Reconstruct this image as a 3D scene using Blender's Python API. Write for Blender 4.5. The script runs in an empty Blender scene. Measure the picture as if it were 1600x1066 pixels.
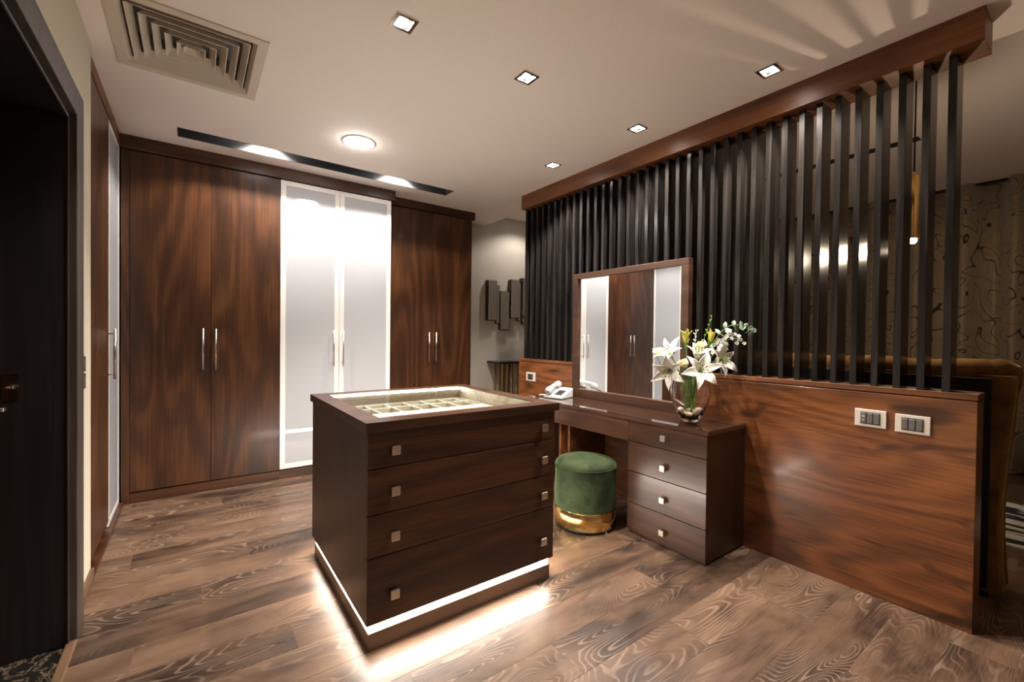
import bpy, bmesh, math, random
from mathutils import Vector, Matrix, noise as mnoise

PI = math.pi
random.seed(7)
SC = bpy.context.scene
COL = SC.collection

# ------------------------------------------------------------------ camera, world, exposure
YAW, PITCH, ROLL = 0.6307, -0.0121, 0.0118
cam_d = bpy.data.cameras.new('camera')
cam_d.sensor_width = 36.0
cam_d.lens = 682.8954 / 1600.0 * 36.0
cam_d.clip_start = 0.02
cam = bpy.data.objects.new('camera', cam_d)
COL.objects.link(cam)
cam.matrix_world = (Matrix.Translation((0, 0, 1.2911)) @ Matrix.Rotation(-YAW, 4, 'Z')
                    @ Matrix.Rotation(PI / 2 + PITCH, 4, 'X') @ Matrix.Rotation(ROLL, 4, 'Z'))
SC.camera = cam
world = bpy.data.worlds.new('world')
SC.world = world
world.use_nodes = True
world.node_tree.nodes['Background'].inputs[0].default_value = (0.02, 0.018, 0.016, 1)
world.node_tree.nodes['Background'].inputs[1].default_value = 0.0
SC.view_settings.view_transform = 'Standard'
SC.view_settings.look = 'None'
SC.view_settings.gamma = 1.0
SC.view_settings.use_curve_mapping = False
SC.view_settings.exposure = 1.0

WARM = (1.0, 0.92, 0.84)
SPOT_W = 75.0          # each downlight
LED_E = 38.0           # plinth strip
LED_TOP_E = 72.0       # strip under the glass of the display island
ROUND_E = 70.0         # round flush lamp
PENDANT_W = 9.0

H = 2.735              # dressing-room ceiling
HB = 2.90              # ceiling beyond the partition
XE = 3.10              # where the lower ceiling ends

# ------------------------------------------------------------------ node helpers
def mat(name):
    m = bpy.data.materials.new(name)
    m.use_nodes = True
    nt = m.node_tree
    b = nt.nodes['Principled BSDF']
    return m, nt, b

def nd(nt, t, **kw):
    n = nt.nodes.new(t)
    for k, v in kw.items():
        setattr(n, k, v)
    return n

def mth(nt, op, a, b=None, c=None):
    n = nd(nt, 'ShaderNodeMath', operation=op)
    for i, v in enumerate((a, b, c)):
        if v is None:
            continue
        if isinstance(v, (int, float)):
            n.inputs[i].default_value = v
        else:
            nt.links.new(v, n.inputs[i])
    return n.outputs[0]

def ramp(nt, fac, stops, interp='LINEAR'):
    r = nd(nt, 'ShaderNodeValToRGB')
    r.color_ramp.interpolation = interp
    els = r.color_ramp.elements
    while len(els) < len(stops):
        els.new(0.5)
    for e, (p, c) in zip(els, stops):
        e.position = p
        e.color = (c[0], c[1], c[2], 1) if isinstance(c, (tuple, list)) else (c, c, c, 1)
    nt.links.new(fac, r.inputs[0])
    return r.outputs[0]

def mix(nt, fac, a, b, mode='MIX'):
    n = nd(nt, 'ShaderNodeMix', data_type='RGBA', blend_type=mode)
    for sock, v in ((n.inputs[0], fac), (n.inputs[6], a), (n.inputs[7], b)):
        if isinstance(v, (int, float)):
            sock.default_value = v
        elif isinstance(v, (tuple, list)):
            sock.default_value = (v[0], v[1], v[2], 1)
        else:
            nt.links.new(v, sock)
    return n.outputs[2]

def coords(nt, scale, rand=True):
    tc = nd(nt, 'ShaderNodeTexCoord')
    v = tc.outputs['Object']
    if rand:
        oi = nd(nt, 'ShaderNodeObjectInfo')
        k = mth(nt, 'MULTIPLY', oi.outputs['Random'], 53.0)
        add = nd(nt, 'ShaderNodeVectorMath', operation='ADD')
        nt.links.new(v, add.inputs[0]); nt.links.new(k, add.inputs[1])
        v = add.outputs[0]
    mp = nd(nt, 'ShaderNodeMapping')
    mp.inputs['Scale'].default_value = scale
    nt.links.new(v, mp.inputs['Vector'])
    return mp.outputs[0]

def noi(nt, vec, scale, detail=3, rough=0.5, dist=0.0):
    n = nd(nt, 'ShaderNodeTexNoise')
    n.inputs['Scale'].default_value = scale
    n.inputs['Detail'].default_value = detail
    n.inputs['Roughness'].default_value = rough
    n.inputs['Distortion'].default_value = dist
    nt.links.new(vec, n.inputs['Vector'])
    return n.outputs['Fac']

def bump(nt, b, h, strength, dist=0.002):
    n = nd(nt, 'ShaderNodeBump')
    n.inputs['Strength'].default_value = strength
    n.inputs['Distance'].default_value = dist
    nt.links.new(h, n.inputs['Height'])
    nt.links.new(n.outputs[0], b.inputs['Normal'])

def plain(name, col, rough=0.5, metal=0.0, spec=0.5, coat=0.0, emit=None, es=0.0):
    m, nt, b = mat(name)
    b.inputs['Base Color'].default_value = (*col, 1)
    b.inputs['Roughness'].default_value = rough
    b.inputs['Metallic'].default_value = metal
    b.inputs['Specular IOR Level'].default_value = spec
    b.inputs['Coat Weight'].default_value = coat
    b.inputs['Coat Roughness'].default_value = 0.06
    if emit:
        b.inputs['Emission Color'].default_value = (*emit, 1)
        b.inputs['Emission Strength'].default_value = es
    return m

def wood(name, axis, dark, mid, light, rough=0.34, figure=5.0, lines=26.0, across=4.5, along=0.55, knots=0.35, rand=True, coat=0.0):
    """figured veneer: contour lines of a stretched noise give cathedral grain"""
    m, nt, b = mat(name)
    s = [across] * 3; s[axis] = along
    v = coords(nt, s, rand)
    s = [across * .55] * 3; s[axis] = along * .75
    n1 = noi(nt, coords(nt, s, rand), 1.0, 1.5, 0.4, 0.3)
    cont = mth(nt, 'SINE', mth(nt, 'MULTIPLY', n1, lines * 2.2))
    cont = mth(nt, 'MULTIPLY_ADD', cont, 0.5, 0.5)
    s2 = [across * 22] * 3; s2[axis] = along * 5
    fine = noi(nt, coords(nt, s2, rand), 1.0, 4, 0.6)
    s3 = [across * 0.55] * 3; s3[axis] = along * 1.2
    blot = noi(nt, coords(nt, s3, rand), 1.0, 3, 0.55, 0.5)
    k = mth(nt, 'ADD', mth(nt, 'MULTIPLY', cont, 0.17), mth(nt, 'MULTIPLY', fine, 0.55))
    k = mth(nt, 'ADD', k, mth(nt, 'MULTIPLY', blot, 0.55))
    k = mth(nt, 'SUBTRACT', k, 0.10)
    c = ramp(nt, k, [(0.22, dark), (0.52, mid), (0.82, light)])
    if knots > 0:
        s4 = [across * 1.6] * 3; s4[axis] = along * 3.0
        kn = noi(nt, coords(nt, s4, rand), 1.0, 2, 0.5, 1.0)
        kk = ramp(nt, kn, [(0.60, 0.0), (0.74, 1.0)])
        c = mix(nt, mth(nt, 'MULTIPLY', kk, knots), c, dark)
    nt.links.new(c, b.inputs['Base Color'])
    b.inputs['Roughness'].default_value = rough
    b.inputs['Coat Weight'].default_value = coat
    b.inputs['Coat Roughness'].default_value = 0.12
    bump(nt, b, fine, 0.06, 0.001)
    return m

# ------------------------------------------------------------------ materials
M = {}
WD, WM, WL = (0.012, 0.0042, 0.0016), (0.052, 0.018, 0.0058), (0.135, 0.049, 0.016)
M['walnut_v'] = wood('walnut_doors', 2, WD, WM, WL, rough=0.36, coat=0.10)
M['walnut_h'] = wood('walnut_panel', 1, (0.028, 0.010, 0.004), (0.150, 0.049, 0.014), (0.28, 0.100, 0.030), rough=0.32, knots=0.9, lines=34, across=5.0, along=0.75, coat=0.2)
M['walnut_x'] = wood('walnut_cornice', 0, WD, WM, WL, rough=0.38, knots=0.1)
M['walnut_y'] = wood('walnut_beam', 1, (0.028, 0.010, 0.004), (0.140, 0.046, 0.0135), (0.26, 0.094, 0.0285), rough=0.42, knots=0.2)
M['frame_wood'] = wood('mirror_frame_wood', 1, (0.014, 0.006, 0.0035), (0.050, 0.021, 0.011), (0.090, 0.041, 0.022), rough=0.4, knots=0.1)
M['espresso_x'] = wood('espresso_drawers', 0, (0.013, 0.005, 0.0025), (0.052, 0.020, 0.009), (0.115, 0.047, 0.019), rough=0.34, knots=0.4, coat=0.06)
M['espresso_v'] = wood('espresso_sides', 2, (0.016, 0.007, 0.0035), (0.042, 0.018, 0.0085), (0.075, 0.033, 0.016), rough=0.40, knots=0.05, coat=0.04)
M['espresso_y'] = wood('espresso_vanity', 1, (0.020, 0.009, 0.005), (0.066, 0.029, 0.015), (0.13, 0.060, 0.031), rough=0.32, knots=0.3, coat=0.1)
M['ebony'] = wood('ebony_slats', 2, (0.005, 0.004, 0.004), (0.013, 0.011, 0.010), (0.036, 0.031, 0.027), rough=0.22, knots=0.0, across=12, coat=0.04)
M['ebony'].node_tree.nodes['Principled BSDF'].inputs['Specular IOR Level'].default_value = 0.3
M['black_door'] = wood('black_stained_oak', 2, (0.003, 0.002, 0.002), (0.007, 0.005, 0.005), (0.016, 0.012, 0.010), rough=0.45, knots=0.0, across=14)
M['casing'] = wood('door_casing', 2, (0.018, 0.012, 0.009), (0.045, 0.032, 0.025), (0.09, 0.068, 0.055), rough=0.5, knots=0.0, across=16)
M['skirting'] = wood('skirting_oak', 1, (0.06, 0.03, 0.015), (0.14, 0.075, 0.04), (0.24, 0.14, 0.08), rough=0.45, knots=0.0, across=10)
M['liner'] = wood('pale_tray_liner', 0, (0.36, 0.27, 0.20), (0.62, 0.51, 0.42), (0.80, 0.70, 0.60), rough=0.5, knots=0.0, across=6)
M['joint'] = plain('plank_joint', (0.22, 0.15, 0.10), 0.8)
M['chrome'] = plain('brushed_steel', (0.62, 0.59, 0.55), 0.28, 1.0)
M['nickel'] = plain('satin_nickel', (0.66, 0.60, 0.52), 0.34, 1.0)
M['polished'] = plain('polished_chrome', (0.75, 0.73, 0.70), 0.12, 1.0)
M['plinth_metal'] = plain('bronze_brown_plinth', (0.20, 0.155, 0.12), 0.38, 0.6)
M['tray_felt'] = plain('taupe_felt', (0.17, 0.13, 0.10), 0.9)
M['gold'] = plain('polished_gold', (0.86, 0.58, 0.22), 0.17, 1.0)
M['brass'] = plain('aged_brass', (0.60, 0.42, 0.20), 0.22, 1.0)
M['mirror'] = plain('mirror_silver', (0.90, 0.90, 0.90), 0.01, 1.0)
M['bronze_mirror'] = plain('bronze_mirror', (0.80, 0.77, 0.71), 0.22, 0.85)
M['bronze_edge'] = plain('dark_bronze_edge', (0.10, 0.075, 0.05), 0.25, 1.0)
M['white_plastic'] = plain('white_plastic', (0.48, 0.475, 0.46), 0.42)
M['key_grey'] = plain('grey_keys', (0.05, 0.046, 0.042), 0.6)
M['silver_plate'] = plain('silver_switch_plate', (0.78, 0.70, 0.62), 0.32, 0.35)
M['rocker'] = plain('grey_rocker', (0.17, 0.155, 0.14), 0.30, 0.4)
M['socket_dark'] = plain('dark_socket', (0.03, 0.028, 0.026), 0.4)
M['bronze_plate'] = plain('bronze_switch_plate', (0.11, 0.085, 0.06), 0.35, 0.6)
M['white_frame'] = plain('white_lacquer_frame', (0.86, 0.83, 0.79), 0.28, coat=0.3)
M['ac_paint'] = plain('beige_metal_paint', (0.66, 0.57, 0.48), 0.45)
M['black_metal'] = plain('black_metal', (0.008, 0.008, 0.009), 0.18, 0.0, 0.6)
M['trough'] = plain('dark_grey_trough', (0.05, 0.05, 0.053), 0.35)
M['duct'] = plain('galvanised_duct', (0.28, 0.27, 0.26), 0.55)
M['black_cloth'] = plain('black_backing_cloth', (0.004, 0.004, 0.005), 0.9)
M['console_black'] = plain('black_glass_top', (0.012, 0.012, 0.012), 0.08)
M['petal'] = None
M['yellow_petal'] = plain('yellow_green_bud', (0.62, 0.56, 0.10), 0.5)
M['cream'] = plain('cream_rosebud', (0.78, 0.70, 0.42), 0.5)
M['stem'] = plain('green_stem', (0.14, 0.26, 0.035), 0.45)
M['leaf'] = plain('green_leaf', (0.09, 0.20, 0.03), 0.4)
M['euca'] = plain('eucalyptus_leaf', (0.34, 0.47, 0.36), 0.5)
M['anther'] = plain('brown_anther', (0.10, 0.035, 0.012), 0.7)
M['pebble'] = plain('cream_pebble', (0.66, 0.52, 0.38), 0.45)
M['blossom'] = plain('white_blossom', (0.80, 0.77, 0.68), 0.5)

def petal_mat():
    m, nt, b = mat('white_lily_petal')
    tc = nd(nt, 'ShaderNodeTexCoord')
    n = noi(nt, tc.outputs['Object'], 60, 2)
    c = ramp(nt, n, [(0.3, (0.80, 0.76, 0.66)), (0.7, (0.90, 0.88, 0.82))])
    nt.links.new(c, b.inputs['Base Color'])
    b.inputs['Roughness'].default_value = 0.5
    b.inputs['Subsurface Weight'].default_value = 0.0
    return m
M['petal'] = petal_mat()

def glass_mat(name, tint=(1, 1, 1), rough=0.0, ior=1.45):
    m, nt, b = mat(name)
    b.inputs['Base Color'].default_value = (*tint, 1)
    b.inputs['Transmission Weight'].default_value = 1.0
    b.inputs['Roughness'].default_value = rough
    b.inputs['IOR'].default_value = ior
    return m
M['glass'] = glass_mat('clear_glass')

def sheet_glass(name, refl_ior=1.5, tint=(0.93, 0.97, 0.94)):
    """thin sheet: straight-through transparency plus a mirror reflection by Fresnel"""
    m = bpy.data.materials.new(name); m.use_nodes = True
    nt = m.node_tree; nt.nodes.clear()
    out = nd(nt, 'ShaderNodeOutputMaterial')
    tr = nd(nt, 'ShaderNodeBsdfTransparent'); tr.inputs[0].default_value = (*tint, 1)
    gl = nd(nt, 'ShaderNodeBsdfGlossy'); gl.inputs['Roughness'].default_value = 0.01
    ge = nd(nt, 'ShaderNodeNewGeometry')
    dot = nd(nt, 'ShaderNodeVectorMath', operation='DOT_PRODUCT')
    nt.links.new(ge.outputs['Normal'], dot.inputs[0]); nt.links.new(ge.outputs['Incoming'], dot.inputs[1])
    k = mth(nt, 'POWER', mth(nt, 'SUBTRACT', 1.0, mth(nt, 'ABSOLUTE', dot.outputs['Value'])), 5.0)
    k = mth(nt, 'MULTIPLY_ADD', k, 0.24, 0.03)
    k = mth(nt, 'MULTIPLY', k, mth(nt, 'SUBTRACT', 1.0, ge.outputs['Backfacing']))
    ms = nd(nt, 'ShaderNodeMixShader')
    nt.links.new(k, ms.inputs[0]); nt.links.new(tr.outputs[0], ms.inputs[1])
    nt.links.new(gl.outputs[0], ms.inputs[2]); nt.links.new(ms.outputs[0], out.inputs[0])
    return m
M['sheet'] = sheet_glass('clear_sheet_glass')

def frosted():
    m, nt, b = mat('frosted_white_glass')
    b.inputs['Base Color'].default_value = (0.47, 0.485, 0.51, 1)
    b.inputs['Roughness'].default_value = 0.45
    b.inputs['Coat Weight'].default_value = 0.7
    b.inputs['Coat Roughness'].default_value = 0.02
    b.inputs['Specular IOR Level'].default_value = 0.2
    return m
M['frosted'] = frosted()

def paint(name, c, nscale=140, amt=0.06, rough=0.8, bs=0.15):
    m, nt, b = mat(name)
    tc = nd(nt, 'ShaderNodeTexCoord')
    n = noi(nt, tc.outputs['Object'], nscale, 3, 0.6)
    col = ramp(nt, n, [(0.3, tuple(x * (1 - amt) for x in c)), (0.7, tuple(x * (1 + amt) for x in c))])
    nt.links.new(col, b.inputs['Base Color'])
    b.inputs['Roughness'].default_value = rough
    bump(nt, b, n, bs, 0.002)
    return m
M['ceiling'] = paint('ceiling_paint', (0.90, 0.805, 0.755), 120, 0.03)
M['wall'] = paint('stone_grey_wallpaper', (0.47, 0.43, 0.37), 260, 0.14, 0.75, 0.35)
M['wall_cream'] = paint('cream_wall_paint', (0.56, 0.49, 0.38), 150, 0.04)

def floor_mat():
    m, nt, b = mat('cerused_oak_plank')
    oi = nd(nt, 'ShaderNodeObjectInfo')
    n1 = noi(nt, coords(nt, (1.3, 5.0, 5.0)), 1.0, 1.2, 0.4, 0.25)
    rag = noi(nt, coords(nt, (9.0, 60.0, 60.0)), 1.0, 3, 0.6)
    s = mth(nt, 'SINE', mth(nt, 'ADD', mth(nt, 'MULTIPLY', n1, 250.0), mth(nt, 'MULTIPLY', rag, 2.6)))
    line = ramp(nt, s, [(0.45, 0.0), (0.95, 1.0)])
    amp = ramp(nt, noi(nt, coords(nt, (1.5, 4.5, 4.5)), 1.0, 2), [(0.44, 0.06), (0.60, 1.0)])
    line = mth(nt, 'MULTIPLY', line, amp)
    fine = noi(nt, coords(nt, (7.0, 170.0, 170.0)), 1.0, 4, 0.65)
    blot = noi(nt, coords(nt, (2.4, 7.0, 7.0)), 1.0, 3, 0.55, 0.4)
    tone = mth(nt, 'ADD', mth(nt, 'MULTIPLY', blot, 1.0), mth(nt, 'MULTIPLY', fine, 0.30))
    tone = mth(nt, 'ADD', tone, mth(nt, 'MULTIPLY', oi.outputs['Random'], 0.26))
    tone = mth(nt, 'SUBTRACT', tone, 0.24)
    c = ramp(nt, tone, [(0.32, (0.034, 0.019, 0.012)), (0.54, (0.118, 0.066, 0.039)), (0.84, (0.215, 0.128, 0.077))])
    c = mix(nt, mth(nt, 'MULTIPLY', line, 0.40), c, (0.42, 0.31, 0.225))
    nt.links.new(c, b.inputs['Base Color'])
    rg = ramp(nt, fine, [(0.2, 0.30), (0.8, 0.46)])
    nt.links.new(rg, b.inputs['Roughness'])
    bump(nt, b, fine, 0.12, 0.001)
    return m
M['plank'] = floor_mat()

def velvet(name, dark, light, sheen, scale=9.0):
    m, nt, b = mat(name)
    tc = nd(nt, 'ShaderNodeTexCoord')
    n = noi(nt, tc.outputs['Object'], scale, 4, 0.6, 0.6)
    c = ramp(nt, n, [(0.32, dark), (0.68, light)])
    nt.links.new(c, b.inputs['Base Color'])
    b.inputs['Roughness'].default_value = 0.8
    b.inputs['Specular IOR Level'].default_value = 0.2
    b.inputs['Sheen Weight'].default_value = 0.5
    b.inputs['Sheen Roughness'].default_value = 0.35
    b.inputs['Sheen Tint'].default_value = (*sheen, 1)
    return m
M['green_velvet'] = velvet('green_velvet', (0.014, 0.024, 0.009), (0.046, 0.066, 0.026), (0.42, 0.55, 0.28))
M['gold_velvet'] = velvet('mustard_velvet', (0.075, 0.034, 0.008), (0.20, 0.100, 0.024), (0.5, 0.34, 0.12), 6.0)

def curtain_mat():
    m, nt, b = mat('beige_silk_with_black_scrolls')
    tc = nd(nt, 'ShaderNodeTexCoord')
    n = noi(nt, tc.outputs['Object'], 3.8, 0.0, 0.4, 1.1)
    d = mth(nt, 'ABSOLUTE', mth(nt, 'SUBTRACT', mth(nt, 'FRACT', mth(nt, 'MULTIPLY', n, 5.0)), 0.5))
    ln = ramp(nt, d, [(0.032, 1.0), (0.060, 0.0)])
    mp = nd(nt, 'ShaderNodeMapping'); mp.inputs['Scale'].default_value = (60, 60, 4)
    nt.links.new(tc.outputs['Object'], mp.inputs[0])
    f = noi(nt, mp.outputs[0], 3.0, 3)
    base = ramp(nt, f, [(0.3, (0.34, 0.27, 0.175)), (0.7, (0.50, 0.41, 0.28))])
    c = mix(nt, ln, base, (0.025, 0.018, 0.013))
    nt.links.new(c, b.inputs['Base Color'])
    b.inputs['Roughness'].default_value = 0.42
    b.inputs['Sheen Weight'].default_value = 0.3
    return m
M['curtain'] = curtain_mat()

def rug_mat():
    m, nt, b = mat('black_and_white_rug')
    tc = nd(nt, 'ShaderNodeTexCoord')
    mp = nd(nt, 'ShaderNodeMapping'); mp.inputs['Scale'].default_value = (3.2, 0.35, 1)
    nt.links.new(tc.outputs['Object'], mp.inputs[0])
    n = noi(nt, mp.outputs[0], 2.0, 3, 0.6, 0.8)
    c = ramp(nt, n, [(0.50, (0.66, 0.62, 0.55)), (0.53, (0.015, 0.014, 0.013))])
    nt.links.new(c, b.inputs['Base Color'])
    b.inputs['Roughness'].default_value = 0.95
    return m
M['rug'] = rug_mat()

def marble_mat():
    m, nt, b = mat('dark_veined_marble')
    tc = nd(nt, 'ShaderNodeTexCoord')
    n = noi(nt, tc.outputs['Object'], 7.0, 5, 0.65, 2.2)
    d = mth(nt, 'ABSOLUTE', mth(nt, 'SUBTRACT', n, 0.5))
    c = ramp(nt, d, [(0.0, (0.30, 0.24, 0.16)), (0.010, (0.06, 0.045, 0.030)), (0.06, (0.014, 0.012, 0.010))])
    nt.links.new(c, b.inputs['Base Color'])
    b.inputs['Roughness'].default_value = 0.12
    return m
M['marble'] = marble_mat()

def emis(name, c, s):
    m = bpy.data.materials.new(name); m.use_nodes = True
    nt = m.node_tree; nt.nodes.clear()
    out = nd(nt, 'ShaderNodeOutputMaterial'); e = nd(nt, 'ShaderNodeEmission')
    e.inputs[0].default_value = (*c, 1); e.inputs[1].default_value = s
    nt.links.new(e.outputs[0], out.inputs[0])
    return m
M['led'] = emis('plinth_led', (1.0, 0.90, 0.79), LED_E)
M['led_top'] = emis('display_led', (1.0, 0.93, 0.86), LED_TOP_E)
M['lamp_disc'] = emis('round_lamp_diffuser', (1.0, 0.94, 0.88), ROUND_E)
M['spot_disc'] = emis('spot_bulb', (1.0, 0.94, 0.88), 60.0)
M['pend_disc'] = emis('pendant_bulb', (1.0, 0.80, 0.55), 60.0)

# ------------------------------------------------------------------ mesh helpers
def nb():
    return bmesh.new()

def bx(bm, x0, x1, y0, y1, z0, z1, bev=0.0, seg=2):
    vs = [bm.verts.new((x, y, z)) for x in (x0, x1) for y in (y0, y1) for z in (z0, z1)]
    f = [(0, 1, 3, 2), (4, 6, 7, 5), (0, 4, 5, 1), (2, 3, 7, 6), (0, 2, 6, 4), (1, 5, 7, 3)]
    fs = [bm.faces.new([vs[i] for i in q]) for q in f]
    if bev > 0:
        es = list({e for q in fs for e in q.edges})
        bmesh.ops.bevel(bm, geom=es, offset=bev, segments=seg, affect='EDGES', profile=0.5)
    return bm

def lathe(bm, prof, seg=48, c=(0, 0, 0), caps=True):
    rings = []
    for r, z in prof:
        rings.append([bm.verts.new((c[0] + r * math.cos(2 * PI * i / seg), c[1] + r * math.sin(2 * PI * i / seg), c[2] + z)) for i in range(seg)])
    for a, b_ in zip(rings, rings[1:]):
        for i in range(seg):
            f = bm.faces.new((a[i], a[(i + 1) % seg], b_[(i + 1) % seg], b_[i])); f.smooth = True
    if caps:
        bm.faces.new(list(reversed(rings[0]))); bm.faces.new(rings[-1])
    return bm

def tube(bm, pts, r, seg=8, caps=True):
    pts = [Vector(p) for p in pts]
    n = len(pts)
    rs = r if isinstance(r, (list, tuple)) else [r] * n
    rings = []
    up = Vector((0, 0, 1))
    prev = None
    for i, p in enumerate(pts):
        d = (pts[min(i + 1, n - 1)] - pts[max(i - 1, 0)]).normalized()
        if prev is None:
            a = d.cross(up)
            if a.length < 1e-3:
                a = d.cross(Vector((1, 0, 0)))
        else:
            a = prev - d * prev.dot(d)
        a.normalize(); prev = a
        b_ = d.cross(a)
        rings.append([bm.verts.new(p + (a * math.cos(2 * PI * k / seg) + b_ * math.sin(2 * PI * k / seg)) * rs[i]) for k in range(seg)])
    for a, b_ in zip(rings, rings[1:]):
        for k in range(seg):
            f = bm.faces.new((a[k], a[(k + 1) % seg], b_[(k + 1) % seg], b_[k])); f.smooth = True
    if caps:
        bm.faces.new(list(reversed(rings[0]))); bm.faces.new(rings[-1])
    return bm

def ball(bm, c, r, sub=2, sq=(1, 1, 1), rot=None):
    m = Matrix.Translation(c) @ (rot.to_4x4() if rot else Matrix.Identity(4)) @ Matrix.Diagonal((r * sq[0], r * sq[1], r * sq[2], 1))
    g = bmesh.ops.create_icosphere(bm, subdivisions=sub, radius=1.0, matrix=m)
    for v in g['verts']:
        for f in v.link_faces:
            f.smooth = True
    return bm

def world_loc(o):
    v = Vector((0, 0, 0))
    while o is not None:
        v = v + o.location; o = o.parent
    return v

def obj(name, bm, m, parent=None, loc=None):
    """link bm (world coordinates, or local to loc when given) as one mesh object"""
    if loc is None and parent is not None:
        bmesh.ops.translate(bm, verts=bm.verts, vec=-world_loc(parent))
    bmesh.ops.recalc_face_normals(bm, faces=bm.faces)
    me = bpy.data.meshes.new(name)
    bm.to_mesh(me); bm.free()
    me.materials.append(M[m] if isinstance(m, str) else m)
    o = bpy.data.objects.new(name, me)
    COL.objects.link(o)
    if parent is not None:
        o.parent = parent
    if loc is not None:
        o.location = Vector(loc) - (world_loc(parent) if parent is not None else Vector((0, 0, 0)))
    return o

def clone(o, name, loc, parent):
    c = bpy.data.objects.new(name, o.data)
    COL.objects.link(c)
    c.parent = parent
    c.location = Vector(loc) - world_loc(parent)
    return c

def tag(o, label, cat, group=None):
    o['label'] = label; o['category'] = cat
    if group:
        o['group'] = group
    return o

def thing(name, label, cat, loc, group=None):
    o = bpy.data.objects.new(name, None)
    COL.objects.link(o)
    o.location = loc
    o.empty_display_size = 0.1
    return tag(o, label, cat, group)

def struct(o, label=None):
    o['kind'] = 'structure'
    if label:
        o['label'] = label
    return o

def lamp(name, kind, loc, power, color, parent=None, **kw):
    d = bpy.data.lights.new(name, kind)
    d.energy = power; d.color = color
    for k, v in kw.items():
        setattr(d, k, v)
    o = bpy.data.objects.new(name, d)
    COL.objects.link(o)
    o.parent = parent
    o.location = Vector(loc) - (world_loc(parent) if parent is not None else Vector((0, 0, 0)))
    return o

def plate(bm, x0, x1, y0, y1, z, holes, thick=0.02, up=True):
    """horizontal slab with rectangular holes, built as a grid of cells"""
    xs = sorted({x0, x1, *[c for h_ in holes for c in h_[:2] if x0 < c < x1]})
    ys = sorted({y0, y1, *[c for h_ in holes for c in h_[2:] if y0 < c < y1]})
    inside = lambda x, y: any(h_[0] < x < h_[1] and h_[2] < y < h_[3] for h_ in holes)
    cell = {}
    vt = {}
    def v(i, j, k):
        if (i, j, k) not in vt:
            vt[(i, j, k)] = bm.verts.new((xs[i], ys[j], z + k * thick))
        return vt[(i, j, k)]
    nx, ny = len(xs) - 1, len(ys) - 1
    for i in range(nx):
        for j in range(ny):
            cell[i, j] = not inside((xs[i] + xs[i + 1]) / 2, (ys[j] + ys[j + 1]) / 2)
    for (i, j), s in cell.items():
        if not s:
            continue
        for k in (0, 1):
            bm.faces.new((v(i, j, k), v(i + 1, j, k), v(i + 1, j + 1, k), v(i, j + 1, k)))
        for di, dj, a, b_ in ((-1, 0, (i, j), (i, j + 1)), (1, 0, (i + 1, j), (i + 1, j + 1)), (0, -1, (i, j), (i + 1, j)), (0, 1, (i, j + 1), (i + 1, j + 1))):
            if not cell.get((i + di, j + dj), False):
                bm.faces.new((v(*a, 0), v(*b_, 0), v(*b_, 1), v(*a, 1)))
    return bm

# ------------------------------------------------------------------ the shell
XL = -0.418            # left wall face
YB = 4.90              # back wall
YF = -1.9              # wall behind the camera
XR = 6.70              # window wall

floor = struct(obj('floor', bx(nb(), -0.4145, XR, YF, YB, -0.05, -0.0010), 'joint'), 'brown cerused oak plank floor')
PW = 0.1945
row = 0
y = 2.14 - PW * 21
while y < YB:
    y1 = min(y + PW, YB)
    if y1 > YF + 0.02:
        xw = -0.385 if y1 < 2.51 else -0.4135
        xs = -0.385 - 1.32 * ((row * 0.413 + 0.18) % 1.0)
        while xs < XR:
            a, b_ = max(xs, xw), min(xs + 1.32, XR)
            if b_ - a > 0.05:
                L, W = b_ - a, y1 - max(y, YF)
                bm = nb()
                g = 0.0004
                bx(bm, g, L - g, g, W - g, -0.0105, 0.0, 0.0006, 1)
                obj('plank', bm, 'plank', floor, loc=(a, max(y, YF), 0.0))
            xs += 1.32
    y += PW
    row += 1

struct(obj('floor', bx(nb(), -2.4, -0.4155, 0.9, 3.0, -0.05, -0.002), 'marble'), 'dark veined marble threshold floor beyond the doorway')

AC = (-0.325, 0.305, 2.488, 3.155)
SLOT = ((-0.09, 2.11), (3.82, 4.19))       # slightly skewed in plan in the photo; built square
SLY = (3.905, 4.085)
DL = [(0.785, 1.952), (1.50, 1.945), (2.475, 1.950), (2.445, 2.795), (2.500, 1.106)]
RL = (1.005, 3.36)
dh = 0.046
holes = [(AC[0] + .02, AC[1] - .02, AC[2] + .02, AC[3] - .02), (-0.095, 2.11, SLY[0], SLY[1])]
holes += [(x - dh, x + dh, y - dh, y + dh) for x, y in DL]
struct(obj('ceiling', plate(nb(), -1.1, XE, YF, YB, H, holes, HB + 0.02 - H), 'ceiling'), 'beige painted ceiling of the dressing room')
struct(obj('ceiling', bx(nb(), XE, XR + .1, YF, YB, HB, HB + 0.05), 'ceiling'), 'higher beige ceiling beyond the slatted partition')

struct(obj('wall_back', bx(nb(), -1.1, XR + .1, YB, YB + 0.1, -0.05, HB), 'wall'), 'stone grey textured wall behind console')
struct(obj('wall_right', bx(nb(), XR, XR + .1, YF, YB, -0.05, HB), 'wall_cream'))
struct(obj('wall_front', bx(nb(), -0.6, XR + .1, YF - .1, YF, -0.05, HB), 'wall_cream'))
YD0, YD1 = 1.58, 2.512            # door opening in the left wall
ZD = 2.18
bm = nb()
bx(bm, -0.598, XL, YD1, 3.045, -0.05, H)
bx(bm, -0.598, XL, YF, YD0, -0.05, H)
bx(bm, -0.598, XL, YD0, YD1, ZD, H)
struct(obj('wall_left', bm, 'wall_cream'), 'cream painted wall around dark doorway')
struct(obj('wall_recess', bx(nb(), -1.1, -1.02, 3.045, YB, -0.05, H), 'wall_cream'))
bm = nb()
bx(bm, -2.4, -2.3, 0.9, 3.0, -0.05, H); bx(bm, -2.3, -0.6, 2.95, 3.0, -0.05, H); bx(bm, -2.3, -0.6, 0.9, 0.95, -0.05, H)
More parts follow.
